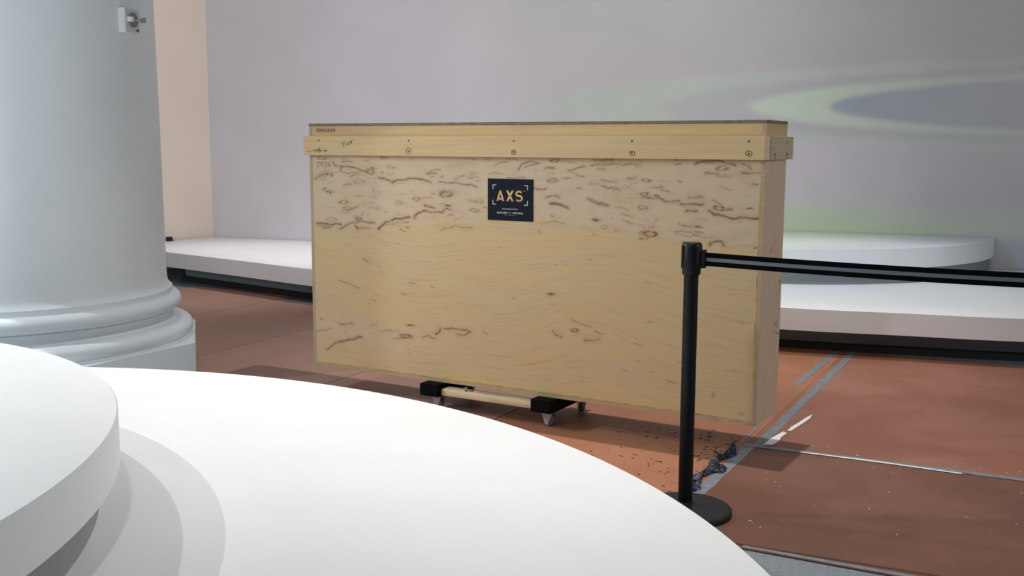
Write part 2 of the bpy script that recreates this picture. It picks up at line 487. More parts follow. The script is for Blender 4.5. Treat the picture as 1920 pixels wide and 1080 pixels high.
glare_streak([(-.93, 4.497), (-.55, 4.505), (-.28, 4.500), (-.28, 4.512), (-.60, 4.522), (-.93, 4.510)], 'long thin painted glare patch along the cross tape', SH + .0026)

# crumpled blue tape
def crumple():
    rnd = random.Random(5); bm = bmesh.new(); n, k = 110, 8; rows = []
    for i in range(n + 1):
        t = i / n; v = 3.74 + t * .72
        c = -1.192 + .012 * math.sin(t * 17) + (.012 if .42 < t < .55 else 0); w = .012 + .013 * abs(math.sin(t * 9.5)) + (.014 if .42 < t < .55 else 0)
        if t > .85: w *= .7
        rows.append([bm.verts.new((c + w * (j / (k - 1) - .5) * 2 + rnd.uniform(-.006, .006) - .01, v + rnd.uniform(-.005, .005),
                    .002 + (0 if j in (0, k - 1) else rnd.uniform(.002, .014)))) for j in range(k)])
    for a, b in zip(rows, rows[1:]):
        for j in range(k - 1): bm.faces.new((a[j], a[j + 1], b[j + 1], b[j]))
    o = obj('crumpled_tape', bm, blue_m); o.rotation_euler = (0, 0, TH); o.location = (0, 0, SH)
    s = o.modifiers.new('thick', 'SOLIDIFY'); s.thickness = .001; s.offset = 1
    tag(o, 'crumpled dirty blue painters tape on the floor behind the stanchion', 'tape')
crumple()

def scatter(name, m, label, gen, n, smin, smax, seed):
    rnd = random.Random(seed); bm = bmesh.new()
    for _ in range(n):
        u, v = gen(rnd); p = uv(u, v); s = rnd.uniform(smin, smax); a = rnd.uniform(0, 6.28); el = rnd.uniform(.25, .7)
        ring = []
        for k in range(6):
            t = k * math.pi / 3; r = s * rnd.uniform(.6, 1.1)
            x, y = r * math.cos(t), r * el * math.sin(t)
            ring.append(bm.verts.new((p.x + x * math.cos(a) - y * math.sin(a), p.y + x * math.sin(a) + y * math.cos(a), SH + .0006)))
        top = bm.verts.new((p.x, p.y, SH + .0006 + s * .16)); bm.faces.new(ring[::-1])
        for k in range(6): bm.faces.new((ring[k], ring[(k + 1) % 6], top))
    tag(obj(name, bm, m), label, 'debris', kind='stuff')
def g1(r):
    t = r.random()
    if t < .45: return -1.20 - abs(r.gauss(0, .09)), r.uniform(3.7, 4.65)
    return r.uniform(-1.75, -1.2), r.uniform(3.55, 4.7)
scatter('dark_crumbs', crumb_m, 'dark crumbs scattered over the orange floor sheet by the stanchion', g1, 165, .003, .015, 3)
def g2(r):
    if r.random() < .45: return r.uniform(-1.0, .4), 4.55 + r.gauss(0, .09)
    return r.uniform(-1.1, .3), r.uniform(3.5, 4.9)
scatter('white_chips', chip_m, 'tiny white chips scattered on the right floor sheets', g2, 110, .0015, .006, 4)

# ------------------------------------------------------------ platforms
def disc(name, label, cx, cy, r, z0, t, gap, skirt_in, group=None):
    th = thing(name, label, 'platform', (cx, cy, z0), 0, group)
    b = .004
    bm = lathed([(0, gap), (r - b, gap), (r, gap + b), (r, gap + t - b), (r - b, gap + t), (0, gap + t)], 256)
    obj('deck', bm, white, th, 30)
    s = lathed([(0, 0.0), (r - skirt_in, 0.0), (r - skirt_in, gap), (0, gap)], 192)
    o = obj('skirt', s, skirt_white if z0 > .1 else skirt_m, th, 30)
    return th
skirt_white = mat('grey_tier_skirt', (.22, .24, .24), .7)
disc('round_platform', 'largest white round platform in the foreground, lower tier', -2.137, 1.960, 2.8024, 0, .15, .15, .28)
disc('round_platform', 'upper white round tier standing on the foreground platform, lower left', -2.958, 2.274, 1.9453, .30, .15, .12, .22)

def spline(pts, n=14):
    out = []
    P = [pts[0]] + list(pts) + [pts[-1]]
    for i in range(1, len(P) - 2):
        p0, p1, p2, p3 = [Vector(p) for p in P[i - 1:i + 3]]
        for k in range(n):
            t = k / n
            q = .5 * ((2 * p1) + (p2 - p0) * t + (2 * p0 - 5 * p1 + 4 * p2 - p3) * t * t + (3 * p1 - p0 - 3 * p2 + p3) * t ** 3)
            out.append((q.x, q.y))
    out.append(tuple(pts[-1])); return out
FRONT = [(-3.274, 9.909), (-2.40, 9.204), (-1.658, 8.591), (-.55, 7.78), (.6, 7.13), (1.724, 6.626), (2.441, 6.41), (3.077, 6.225), (4.6, 5.95), (6.45, 5.8)]
front = spline(FRONT)
wallpt = lambda s, off=.01: tuple((W0 + WE * s - WN * off)[:2])
backp = [(6.45, 7.75), wallpt(10.3), wallpt(.06), tuple((W0 + LD * .9 - Vector((LD.y, -LD.x, 0)) * .012)[:2])]
# left flank of the platform
backp = [(6.45, (pR + WE * 0).y + .03), wallpt(.05), tuple((W0 + LD * 1.0 + Vector((-LD.y, LD.x, 0)) * .012)[:2])]
th = thing('back_platform', 'long white platform with curved front along the back wall', 'platform', (1.0, 8.6, 0))
def inset(poly, d):
    return [(x + d * .35, y + d) for x, y in poly]
loc = Vector((1.0, 8.6))
def rel(poly): return [(x - loc.x, y - loc.y) for x, y in poly]
obj('deck', prism(rel(front + backp), .16, .30), white, th)
obj('skirt', prism(rel(inset(front, .26) + [(6.4, 7.6), wallpt(.3, .3), (-3.3, 10.6)]), .045, .16), skirt_m, th)
obj('toe_strip', prism(rel(inset(front, .20) + [(6.4, 7.4), wallpt(.5, .5), (-3.2, 10.4)]), 0, .045), toe_m, th)

# upper tier against the wall: circle cut by the wall
cx, cy, r = 2.336, 9.65, 1.920
arc = []
for k in range(0, 721):
    a = -math.pi + 2 * math.pi * k / 720
    p = Vector((cx + r * math.cos(a), cy + r * math.sin(a), 0))
    if (p - W0).dot(WN) < -.012: arc.append((p.x - 2.3, p.y - 8.6))
# order along the arc so that it is contiguous
ang = sorted(arc, key=lambda p: math.atan2(p[1] + 8.6 - cy - .0, p[0] + 2.3 - cx) if math.atan2(p[1] + 8.6 - cy, p[0] + 2.3 - cx) < 1.6 else math.atan2(p[1] + 8.6 - cy, p[0] + 2.3 - cx) - 2 * math.pi)
th = thing('half_round_platform', 'white half-round upper tier against the back wall, right of the crate', 'platform', (2.3, 8.6, .30))
obj('deck', prism(ang, .115, .266), white, th, 30)
k_ = .985
ang2 = [(p[0] * k_ + (cx - 2.3) * (1 - k_), p[1] * k_ + (cy - 8.6) * (1 - k_)) for p in ang]
ang2 = [p for p in ang2 if (Vector((p[0] + 2.3, p[1] + 8.6, 0)) - W0).dot(WN) < -.012]
obj('skirt', prism(ang2, 0, .115), skirt_white, th, 30)

# small dark thing at the foot of the cream wall
q = W0 + LD * .55 + Vector((-LD.y, LD.x, 0)) * -.10
th = thing('wall_plug', 'small black plug lying at the foot of the cream wall', 'plug', (-3.62, 11.05, .30), .6)
bm = bmesh.new(); add_box(bm, -.035, .03, -.02, .02, 0, .045, .008); obj('plug_body', bm, blackp_m, th)
bm = bmesh.new(); add_box(bm, .03, .075, -.015, .015, .005, .03, .005); obj('plug_cap', bm, metal_m, th)

# ------------------------------------------------------------ column
CX, CY = -2.864, 5.962
th = thing('column', 'thick pale grey round column with moulded base at the left', 'column', (CX, CY, 0))
shaft = [(0, .470), (.872, .470), (.873, .488), (.862, .498), (.852, .510), (.846, .528), (.844, .56), (.843, .60), (.841, .79), (.838, 1.476), (.830, 2.144), (.815, 3.4), (.79, CEIL - .005), (0, CEIL - .005)]
obj('shaft', lathed(shaft, 160), col_m, th, 35)
base = [(0, .2045), (.972, .2045), (.974, .214), (.968, .220)]
for k in range(0, 13):          # lower torus
    a = -math.radians(44) + math.radians(134) * k / 12
    base.append((.925 + .060 * math.cos(a), .255 + .050 * math.sin(a)))
base += [(.90, .307), (.878, .312), (.866, .322), (.862, .335), (.866, .350), (.872, .358), (.880, .362)]
for k in range(0, 13):          # upper torus
    a = -math.pi / 2 + math.pi * k / 12
    base.append((.872 + .049 * math.cos(a), .412 + .046 * math.sin(a)))
base += [(.872, .462), (.872, .470), (0, .470)]
obj('moulded_base', lathed(base, 192), col_m, th, 40)
oc = []
for k in range(8):
    a = math.radians(-5.98) + k * math.pi / 4
    rr = 1.0744
    oc.append((rr * math.cos(a), rr * math.sin(a)))
bm = prism(oc, 0, .205)
obj('plinth', bm, col_m, th)

# switch box on the column
a0 = math.radians(74.5 - 90)
bx = thing('wall_box', 'square white box with grey eight-sided dial fixed high on the column', 'switch box', (CX + .836 * math.cos(a0), CY + .836 * math.sin(a0), 1.905), a0 + math.pi / 2)
obj('box_body', box(-.064, .064, -.030, .02, 0, .128, .002), boxw_m, bx)
obj('face_plate', box(-.060, .060, -.034, -.029, .004, .124, .001), box_m, bx)
bm = bmesh.new()
vs = [(.036 * math.cos(math.pi / 8 + k * math.pi / 4) * 1.05 + .0, .068 + .040 * math.sin(math.pi / 8 + k * math.pi / 4)) for k in range(8)]
f0 = [bm.verts.new((x, -.034, z)) for x, z in vs]; f1 = [bm.verts.new((x, -.044, z)) for x, z in vs]
bm.faces.new(f1); [bm.faces.new((f0[i], f0[(i + 1) % 8], f1[(i + 1) % 8], f1[i])) for i in range(8)]
obj('dial', bm, boxg_m, bx)
obj('white_button', box(-.050, -.026, -.062, -.034, .056, .082, .002), boxw_m, bx)
obj('key_switch', box(.004, .022, -.075, -.044, .060, .076, .003), metal_m, bx)
obj('key', box(.009, .017, -.105, -.075, .054, .080, .003), boxg_m, bx)
bm = bmesh.new()
for x in (.030, .038, .046): add_box(bm, x, x + .005, -.036, -.0335, .012, .024)
tag(obj('printed_mark', bm, pencil_m, bx), kind='stuff')

# ------------------------------------------------------------ crate
BX, BY, YAW = 1.0378, 4.3336, -0.530
W, D, ZB, ZT = 2.44, .2974, .145, 1.430
e = Vector((math.cos(YAW), math.sin(YAW), 0))
org = Vector((BX, BY, 0)) - e * W
crate = thing('shipping_crate', 'tall pale plywood shipping crate with batten rim, balanced on a low dolly', 'crate', org, YAW)
T = .018; ZS = 1.310

MARKS = [
  ('l',0.7,0.006,0.203,1.189,0.221,1.208,0.282,1.21,0.351,1.191,0.385,1.181),('l',0.5,0.0045,0.211,1.182,0.264,1.177,0.333,1.182),('r',0.7,0.006,0.394,1.186,0.034,0.012),
  ('b',0.6,0,0.419,1.202,0.021,0.008),('r',0.35,0.0045,0.324,1.136,0.039,0.011),('r',0.45,0.0045,0.143,0.932,0.04,0.011),
  ('r',0.8,0.0045,0.32,0.946,0.024,0.01),('r',0.5,0.0045,1.028,1.011,0.027,0.008),('r',0.4,0.0045,0.576,1.035,0.025,0.013),
  ('r',0.55,0.0045,0.221,1.027,0.032,0.01),('r',0.6,0.0045,0.251,0.996,0.032,0.008),('l',0.6,0.0045,0.242,0.986,0.317,1.008),
  ('r',0.7,0.0045,0.084,1.252,0.032,0.01),('r',0.7,0.008,0.862,1.086,0.039,0.017),('b',0.5,0,0.862,1.096,0.047,0.013),
  ('b',0.9,0,0.874,1.031,0.023,0.006),('l',0.4,0.0045,0.691,1.048,0.731,1.063,0.779,1.067),('l',0.8,0.006,0.731,1.028,0.755,1.019,0.795,1.017),
  ('l',0.75,0.006,0.453,1.156,0.536,1.141,0.602,1.149,0.676,1.16,0.724,1.151,0.772,1.142),('l',0.6,0.0045,0.536,1.131,0.561,1.144),('l',0.7,0.005,0.827,1.143,0.936,1.139,1.013,1.131,1.039,1.126),
  ('l',0.6,0.008,0.196,0.888,0.276,0.922,0.346,0.932,0.423,0.925),('l',0.8,0.009,0.448,0.899,0.491,0.932,0.55,0.95,0.641,0.964),('l',0.5,0.0045,0.491,0.917,0.566,0.933,0.633,0.94),
  ('l',0.8,0.01,0.674,0.965,0.69,0.984,0.739,0.999),('l',0.7,0.005,0.739,0.997,0.842,0.994,0.858,1.016,0.889,1.012),('l',0.8,0.007,0.042,0.911,0.133,0.908,0.205,0.912),
  ('l',0.6,0.0045,0.051,0.897,0.151,0.897),('l',0.6,0.0045,0.078,0.887,0.133,0.888),('l',0.5,0.0045,0.302,0.89,0.38,0.902),
  ('l',0.8,0.006,0.302,0.909,0.31,0.889),('l',0.5,0.008,0.031,1.144,0.086,1.169,0.149,1.164),('r',0.4,0.0045,0.085,1.148,0.027,0.013),
  ('l',0.5,0.006,0.213,1.237,0.283,1.236),('r',0.5,0.0045,0.194,1.212,0.026,0.005),('l',0.5,0.006,0.748,1.184,0.78,1.198,0.828,1.202),
  ('l',0.7,0.0045,0.748,1.183,0.804,1.183),('b',0.8,0,0.784,1.167,0.01,0.003),('b',0.4,0,1.005,1.169,0.023,0.009),
  ('b',0.25,0,1.013,1.189,0.03,0.013),('l',0.6,0.0045,1.14,1.232,1.169,1.238,1.205,1.247),('l',0.75,0.0045,1.271,1.212,1.285,1.238,1.335,1.248,1.377,1.242),
  ('l',0.6,0.0045,1.299,1.224,1.335,1.231,1.377,1.242),('l',0.5,0.0045,1.412,1.217,1.461,1.222),('l',0.4,0.0045,1.11,1.187,1.147,1.191,1.184,1.19),
  ('l',0.55,0.0045,1.213,1.169,1.264,1.174,1.307,1.172),('l',0.7,0.006,1.357,1.124,1.413,1.122),('r',0.5,0.0045,1.447,1.163,0.021,0.007),
  ('l',0.6,0.0045,1.427,1.089,1.462,1.094),('b',0.5,0,1.449,1.059,0.017,0.005),('b',0.5,0,1.02,1.255,0.015,0.005),
  ('b',0.8,0,1.103,1.259,0.007,0.003),('l',0.5,0.0045,1.205,1.259,1.263,1.258),('l',0.45,0.005,0.83,0.904,0.865,0.919,0.92,0.93,1.012,0.925),
  ('l',0.5,0.0045,0.583,0.898,0.616,0.894),('l',0.35,0.009,0.997,1.061,1.073,1.047),('l',0.35,0.0045,0.418,1.111,0.417,1.087),
  ('l',0.3,0.0045,0.305,1.059,0.348,1.065),('b',0.5,0,0.478,1.183,0.01,0.005),('r',0.6,0.0045,1.46,1.255,0.03,0.006),
  ('r',0.5,0.0045,1.436,1.22,0.024,0.005),('l',0.4,0.0045,1.423,1.196,1.461,1.196),('r',0.5,0.0045,1.451,1.163,0.028,0.009),
  ('l',0.65,0.005,1.42,1.086,1.441,1.095,1.466,1.094,1.483,1.084),('l',0.8,0.009,1.438,1.059,1.483,1.054,1.532,1.042),('r',0.5,0.0045,1.476,1.057,0.034,0.007),
  ('b',0.5,0,1.57,0.999,0.014,0.002),('b',1.0,0,1.674,0.991,0.023,0.006),('r',0.8,0.006,1.934,0.941,0.035,0.013),
  ('b',0.5,0,1.899,0.943,0.018,0.009),('r',0.6,0.0045,1.914,1.174,0.024,0.007),('r',0.6,0.0045,1.908,1.115,0.021,0.008),
  ('r',0.9,0.0045,1.967,1.109,0.01,0.005),('l',0.7,0.005,1.895,1.099,1.967,1.098,1.999,1.088,2.029,1.085,2.072,1.087),('l',0.8,0.006,2.078,1.077,2.127,1.075,2.175,1.078),
  ('l',0.7,0.006,2.098,1.043,2.109,1.051,2.152,1.045),('r',0.75,0.007,2.246,1.064,0.024,0.012),('l',0.7,0.007,2.263,1.061,2.304,1.058),
  ('l',0.8,0.007,2.205,1.052,2.223,1.038,2.264,1.031,2.305,1.023,2.368,1.027,2.419,1.026),('b',1.0,0,2.381,1.065,0.02,0.003),('l',0.5,0.0045,2.108,1.105,2.174,1.104),
  ('b',0.8,0,2.156,1.109,0.02,0.004),('l',0.6,0.01,1.636,1.083,1.679,1.07,1.732,1.056),('l',0.5,0.0045,1.697,1.17,1.73,1.164,1.769,1.164),
  ('l',0.6,0.0045,1.698,1.148,1.731,1.136,1.789,1.135),('l',0.4,0.0045,1.757,1.125,1.789,1.126),('l',0.6,0.0045,1.824,1.179,1.839,1.184,1.865,1.185),
  ('l',0.55,0.0045,1.935,1.146,1.997,1.144),('l',0.5,0.0045,1.985,1.135,2.019,1.125),('l',0.6,0.008,2.14,1.25,2.175,1.256,2.234,1.26,2.309,1.247),
  ('r',0.6,0.006,2.258,1.23,0.027,0.011),('l',0.65,0.0045,2.183,1.206,2.185,1.213,2.2,1.212,2.241,1.207),('l',0.6,0.006,2.339,1.211,2.384,1.215,2.421,1.212),
  ('l',0.6,0.006,2.343,1.247,2.372,1.242,2.375,1.231),('l',0.7,0.0045,2.386,1.166,2.406,1.165),('l',0.4,0.0045,2.23,1.197,2.288,1.197),
  ('b',0.5,0,2.099,0.984,0.03,0.005),('b',0.9,0,2.16,0.981,0.021,0.005),('r',0.6,0.0045,2.161,0.958,0.018,0.005),
  ('l',0.5,0.0045,2.054,0.952,2.082,0.96,2.13,0.955),('l',0.35,0.0045,2.064,0.946,2.125,0.938),('l',0.75,0.006,2.209,0.906,2.215,0.919,2.238,0.924,2.261,0.922,2.271,0.905),
  ('b',0.7,0,2.412,0.903,0.012,0.005),('l',0.5,0.007,1.643,1.235,1.709,1.241,1.781,1.242,1.883,1.241),('l',0.6,0.006,1.529,1.211,1.57,1.219,1.617,1.229),
  ('l',0.5,0.0045,1.55,1.201,1.584,1.19,1.607,1.184),('l',0.5,0.0045,1.677,1.219,1.713,1.221),('l',0.45,0.012,1.656,1.256,1.754,1.26),
  ('l',0.6,0.0045,2.043,1.262,2.091,1.264),('l',0.6,0.008,2.175,1.264,2.251,1.262),('l',0.2,0.0045,2.418,0.915,2.332,0.908),
  ('l',0.3,0.005,1.407,0.968,1.449,0.979,1.519,0.97),('b',0.9,0,1.771,1.228,0.003,0.002),('b',0.9,0,1.799,0.9,0.003,0.002),
  ('l',0.5,0.0045,2.044,1.245,2.068,1.248),('b',0.4,0,2.335,1.008,0.01,0.003),('b',0.6,0,2.228,0.989,0.006,0.002),
  ('l',0.14,0.004,1.808,1.144,1.911,1.1),('l',0.14,0.004,1.847,1.134,1.949,1.092),('l',0.14,0.004,1.885,1.125,1.986,1.083),
  ('l',0.14,0.004,1.923,1.115,2.024,1.075),('l',0.14,0.004,1.961,1.106,2.06,1.067),('l',0.14,0.004,1.998,1.097,2.097,1.059),
  ('l',0.14,0.004,2.035,1.087,2.134,1.052),('l',0.14,0.004,2.072,1.078,2.17,1.044),('l',0.14,0.004,2.109,1.069,2.205,1.036),
  ('r',0.9,0.007,0.613,0.358,0.037,0.011),('l',0.4,0.0045,0.533,0.334,0.567,0.344,0.659,0.35),('l',0.55,0.005,0.717,0.359,0.75,0.373,0.79,0.361),
  ('l',0.85,0.006,0.798,0.387,0.818,0.399,0.821,0.418),('l',0.7,0.006,0.847,0.42,0.918,0.423,0.988,0.422,1.0,0.414,0.965,0.398,0.922,0.394),('l',0.5,0.0045,1.077,0.423,1.096,0.422,1.1,0.411),
  ('l',0.7,0.008,0.093,0.236,0.145,0.274,0.2,0.292,0.263,0.307,0.321,0.327),('b',0.7,0,0.316,0.325,0.018,0.009),('b',0.9,0,0.643,0.416,0.036,0.004),
  ('l',0.5,0.006,0.184,0.381,0.265,0.391),('b',0.6,0,0.058,0.398,0.011,0.006),('l',0.4,0.005,0.017,0.326,0.128,0.352),
  ('b',0.9,0,1.446,0.638,0.025,0.006),('l',0.35,0.007,0.18,0.616,0.251,0.6,0.317,0.582),('l',0.6,0.0045,0.346,0.739,0.377,0.728),
  ('b',0.5,0,0.412,0.772,0.007,0.003),('b',0.4,0,0.518,0.78,0.005,0.003),('l',0.7,0.003,0.587,0.576,0.632,0.571),
  ('l',0.7,0.003,0.641,0.633,0.674,0.633),('b',1.0,0,1.247,0.6,0.004,0.003),('b',1.0,0,0.629,0.293,0.004,0.003),
  ('b',1.0,0,0.629,0.272,0.003,0.003),('l',0.3,0.006,0.457,0.372,0.576,0.38),('b',0.5,0,0.375,0.509,0.008,0.003),
  ('l',0.5,0.003,0.388,0.393,0.423,0.399),('b',0.5,0,1.227,0.511,0.007,0.002),('r',0.8,0.006,1.571,0.477,0.019,0.01),
  ('l',0.6,0.005,1.459,0.462,1.473,0.446,1.504,0.443),('l',0.5,0.004,1.556,0.523,1.603,0.51,1.654,0.503),('l',0.6,0.004,1.676,0.483,1.715,0.474),
  ('l',0.6,0.006,1.623,0.434,1.697,0.446),('b',0.8,0,1.662,0.439,0.007,0.003),('b',1.0,0,1.894,0.368,0.004,0.002),
  ('b',0.6,0,1.83,0.317,0.007,0.003),('b',0.4,0,2.248,0.256,0.01,0.01),('b',0.4,0,2.374,0.192,0.011,0.008),
  ('b',1.0,0,2.306,0.703,0.003,0.002),('b',0.7,0,2.209,0.453,0.003,0.002),('b',0.8,0,1.477,0.774,0.006,0.002),
  ('l',0.3,0.0045,1.878,0.444,1.913,0.441),('l',0.4,0.006,2.03,0.295,2.073,0.292),
]
PEN = [
  (0.022,0.2407,1.3358,0.2358,1.3238,0.2521,1.3254),
  (0.022,0.2515,1.3329,0.2486,1.3073),
  (0.022,0.2587,1.3434,0.2574,1.3368),
  (0.022,0.2677,1.3314,0.281,1.321),
  (0.022,0.2832,1.3344,0.2675,1.32),
  (0.022,0.2911,1.3404,0.2878,1.3315,0.3005,1.3339),
  (0.022,0.3019,1.3449,0.2977,1.3255),
  (0.022,0.3151,1.35,0.3122,1.3435),
  (0.0,0.0499,1.4014,0.0557,1.405,0.0612,1.4013,0.0504,1.3879,0.0633,1.3885),
  (0.0,0.0688,1.4013,0.0745,1.405,0.08,1.4013,0.0693,1.3879,0.0821,1.3885),
  (0.0,0.0901,1.4043,0.0897,1.3878,0.0977,1.3915,0.0907,1.3964,0.098,1.4012,0.0901,1.4043),
  (0.0,0.1064,1.4012,0.112,1.4048,0.1175,1.4011,0.1068,1.3878,0.1196,1.3884),
  (0.0,0.125,1.4011,0.1307,1.4047,0.1361,1.4011,0.1255,1.3877,0.1382,1.3883),
  (0.0,0.1437,1.401,0.1493,1.4047,0.1547,1.401,0.1441,1.3877,0.1568,1.3883),
  (0.0,0.1718,1.4058,0.1636,1.3955,0.165,1.3876,0.173,1.39,0.17,1.3961,0.1644,1.3931),
  (0.0,0.0498,1.3968,0.1177,1.3944,0.1771,1.3973),
  (0.0,0.0511,1.2247,0.0582,1.2319,0.0653,1.227,0.0493,1.204,0.0656,1.2079),
  (0.0,0.0701,1.228,0.0975,1.2305),
  (0.0,0.0782,1.2291,0.0748,1.2081),
  (0.0,0.0903,1.2298,0.0928,1.2052),
  (0.0,0.0779,1.2173,0.0932,1.2182),
  (0.0,0.1046,1.2254,0.1115,1.2325,0.1182,1.2265,0.1049,1.2066,0.1177,1.2087),
  (0.0,0.1367,1.235,0.1259,1.218,0.1288,1.2073,0.1409,1.2114,0.1379,1.2197,0.1275,1.2155),
  (0.0,0.1651,1.2277,0.1593,1.2361,0.1524,1.229,0.157,1.223,0.1659,1.2283,0.1687,1.214),
  (0.0,0.1079,1.1701,0.1248,1.1719),
  (0.0,0.1161,1.1764,0.1166,1.1641),
  (0.0,0.1618,1.1771,0.146,1.1769,0.1418,1.1698,0.1537,1.1678,0.1494,1.157,0.1335,1.1567),
  (0.0,0.0886,1.1033,0.082,1.0906,0.0982,1.0883),
  (0.0,0.0985,1.0994,0.0926,1.0811),
  (0.0,0.1075,1.0996,0.1056,1.094),
  (0.0,0.1089,1.0857,0.1212,1.0721),
  (0.0,0.1233,1.0847,0.1086,1.0732),
  (0.0,0.1305,1.0835,0.1266,1.0723,0.1427,1.0713),
  (0.0,0.1448,1.0839,0.1372,1.0628),
  (0.0,0.1608,1.0787,0.1589,1.0718),
  (0.022,0.6731,1.2942,0.6709,1.2877,0.6652,1.2829,0.6575,1.2811,0.6497,1.2828,0.6441,1.2875,0.6421,1.294,0.6442,1.3005,0.6499,1.3054,0.6577,1.3072,0.6654,1.3055,0.6711,1.3008,0.6731,1.2943),
  (0.022,1.2672,1.2907,1.2657,1.2855,1.2615,1.2817,1.2558,1.2803,1.2501,1.2816,1.2459,1.2853,1.2443,1.2905,1.2458,1.2957,1.25,1.2995,1.2557,1.3009,1.2614,1.2996,1.2656,1.2958,1.2672,1.2907),
  (0.022,1.8672,1.2904,1.8656,1.2854,1.8611,1.2817,1.8548,1.2804,1.8485,1.2816,1.8438,1.2852,1.842,1.2902,1.8435,1.2951,1.8481,1.2988,1.8544,1.3002,1.8607,1.2989,1.8654,1.2953,1.8672,1.2904),
  (0.022,2.3884,1.2933,2.3868,1.2878,2.382,1.2838,2.3753,1.2823,2.3685,1.2837,2.3634,1.2876,2.3614,1.293,2.363,1.2985,2.3678,1.3025,2.3745,1.304,2.3813,1.3026,2.3864,1.2987,2.3884,1.2933),
  (0.022,0.0943,1.2919,0.0923,1.2864,0.0873,1.283,0.0813,1.2829,0.0766,1.2863,0.0748,1.2918,0.0768,1.2973,0.0818,1.3007,0.0878,1.3008,0.0926,1.2974,0.0943,1.2919),
  (0.022,-0.0008,1.2871,0.0683,1.2904),
  (0.022,0.0577,1.2972,0.0683,1.2904,0.0573,1.2834),
  (0.022,0.0953,1.2905,0.1293,1.2894),
  (0.022,0.1259,1.2962,0.1365,1.2894,0.1256,1.2839,0.1259,1.2962),
]

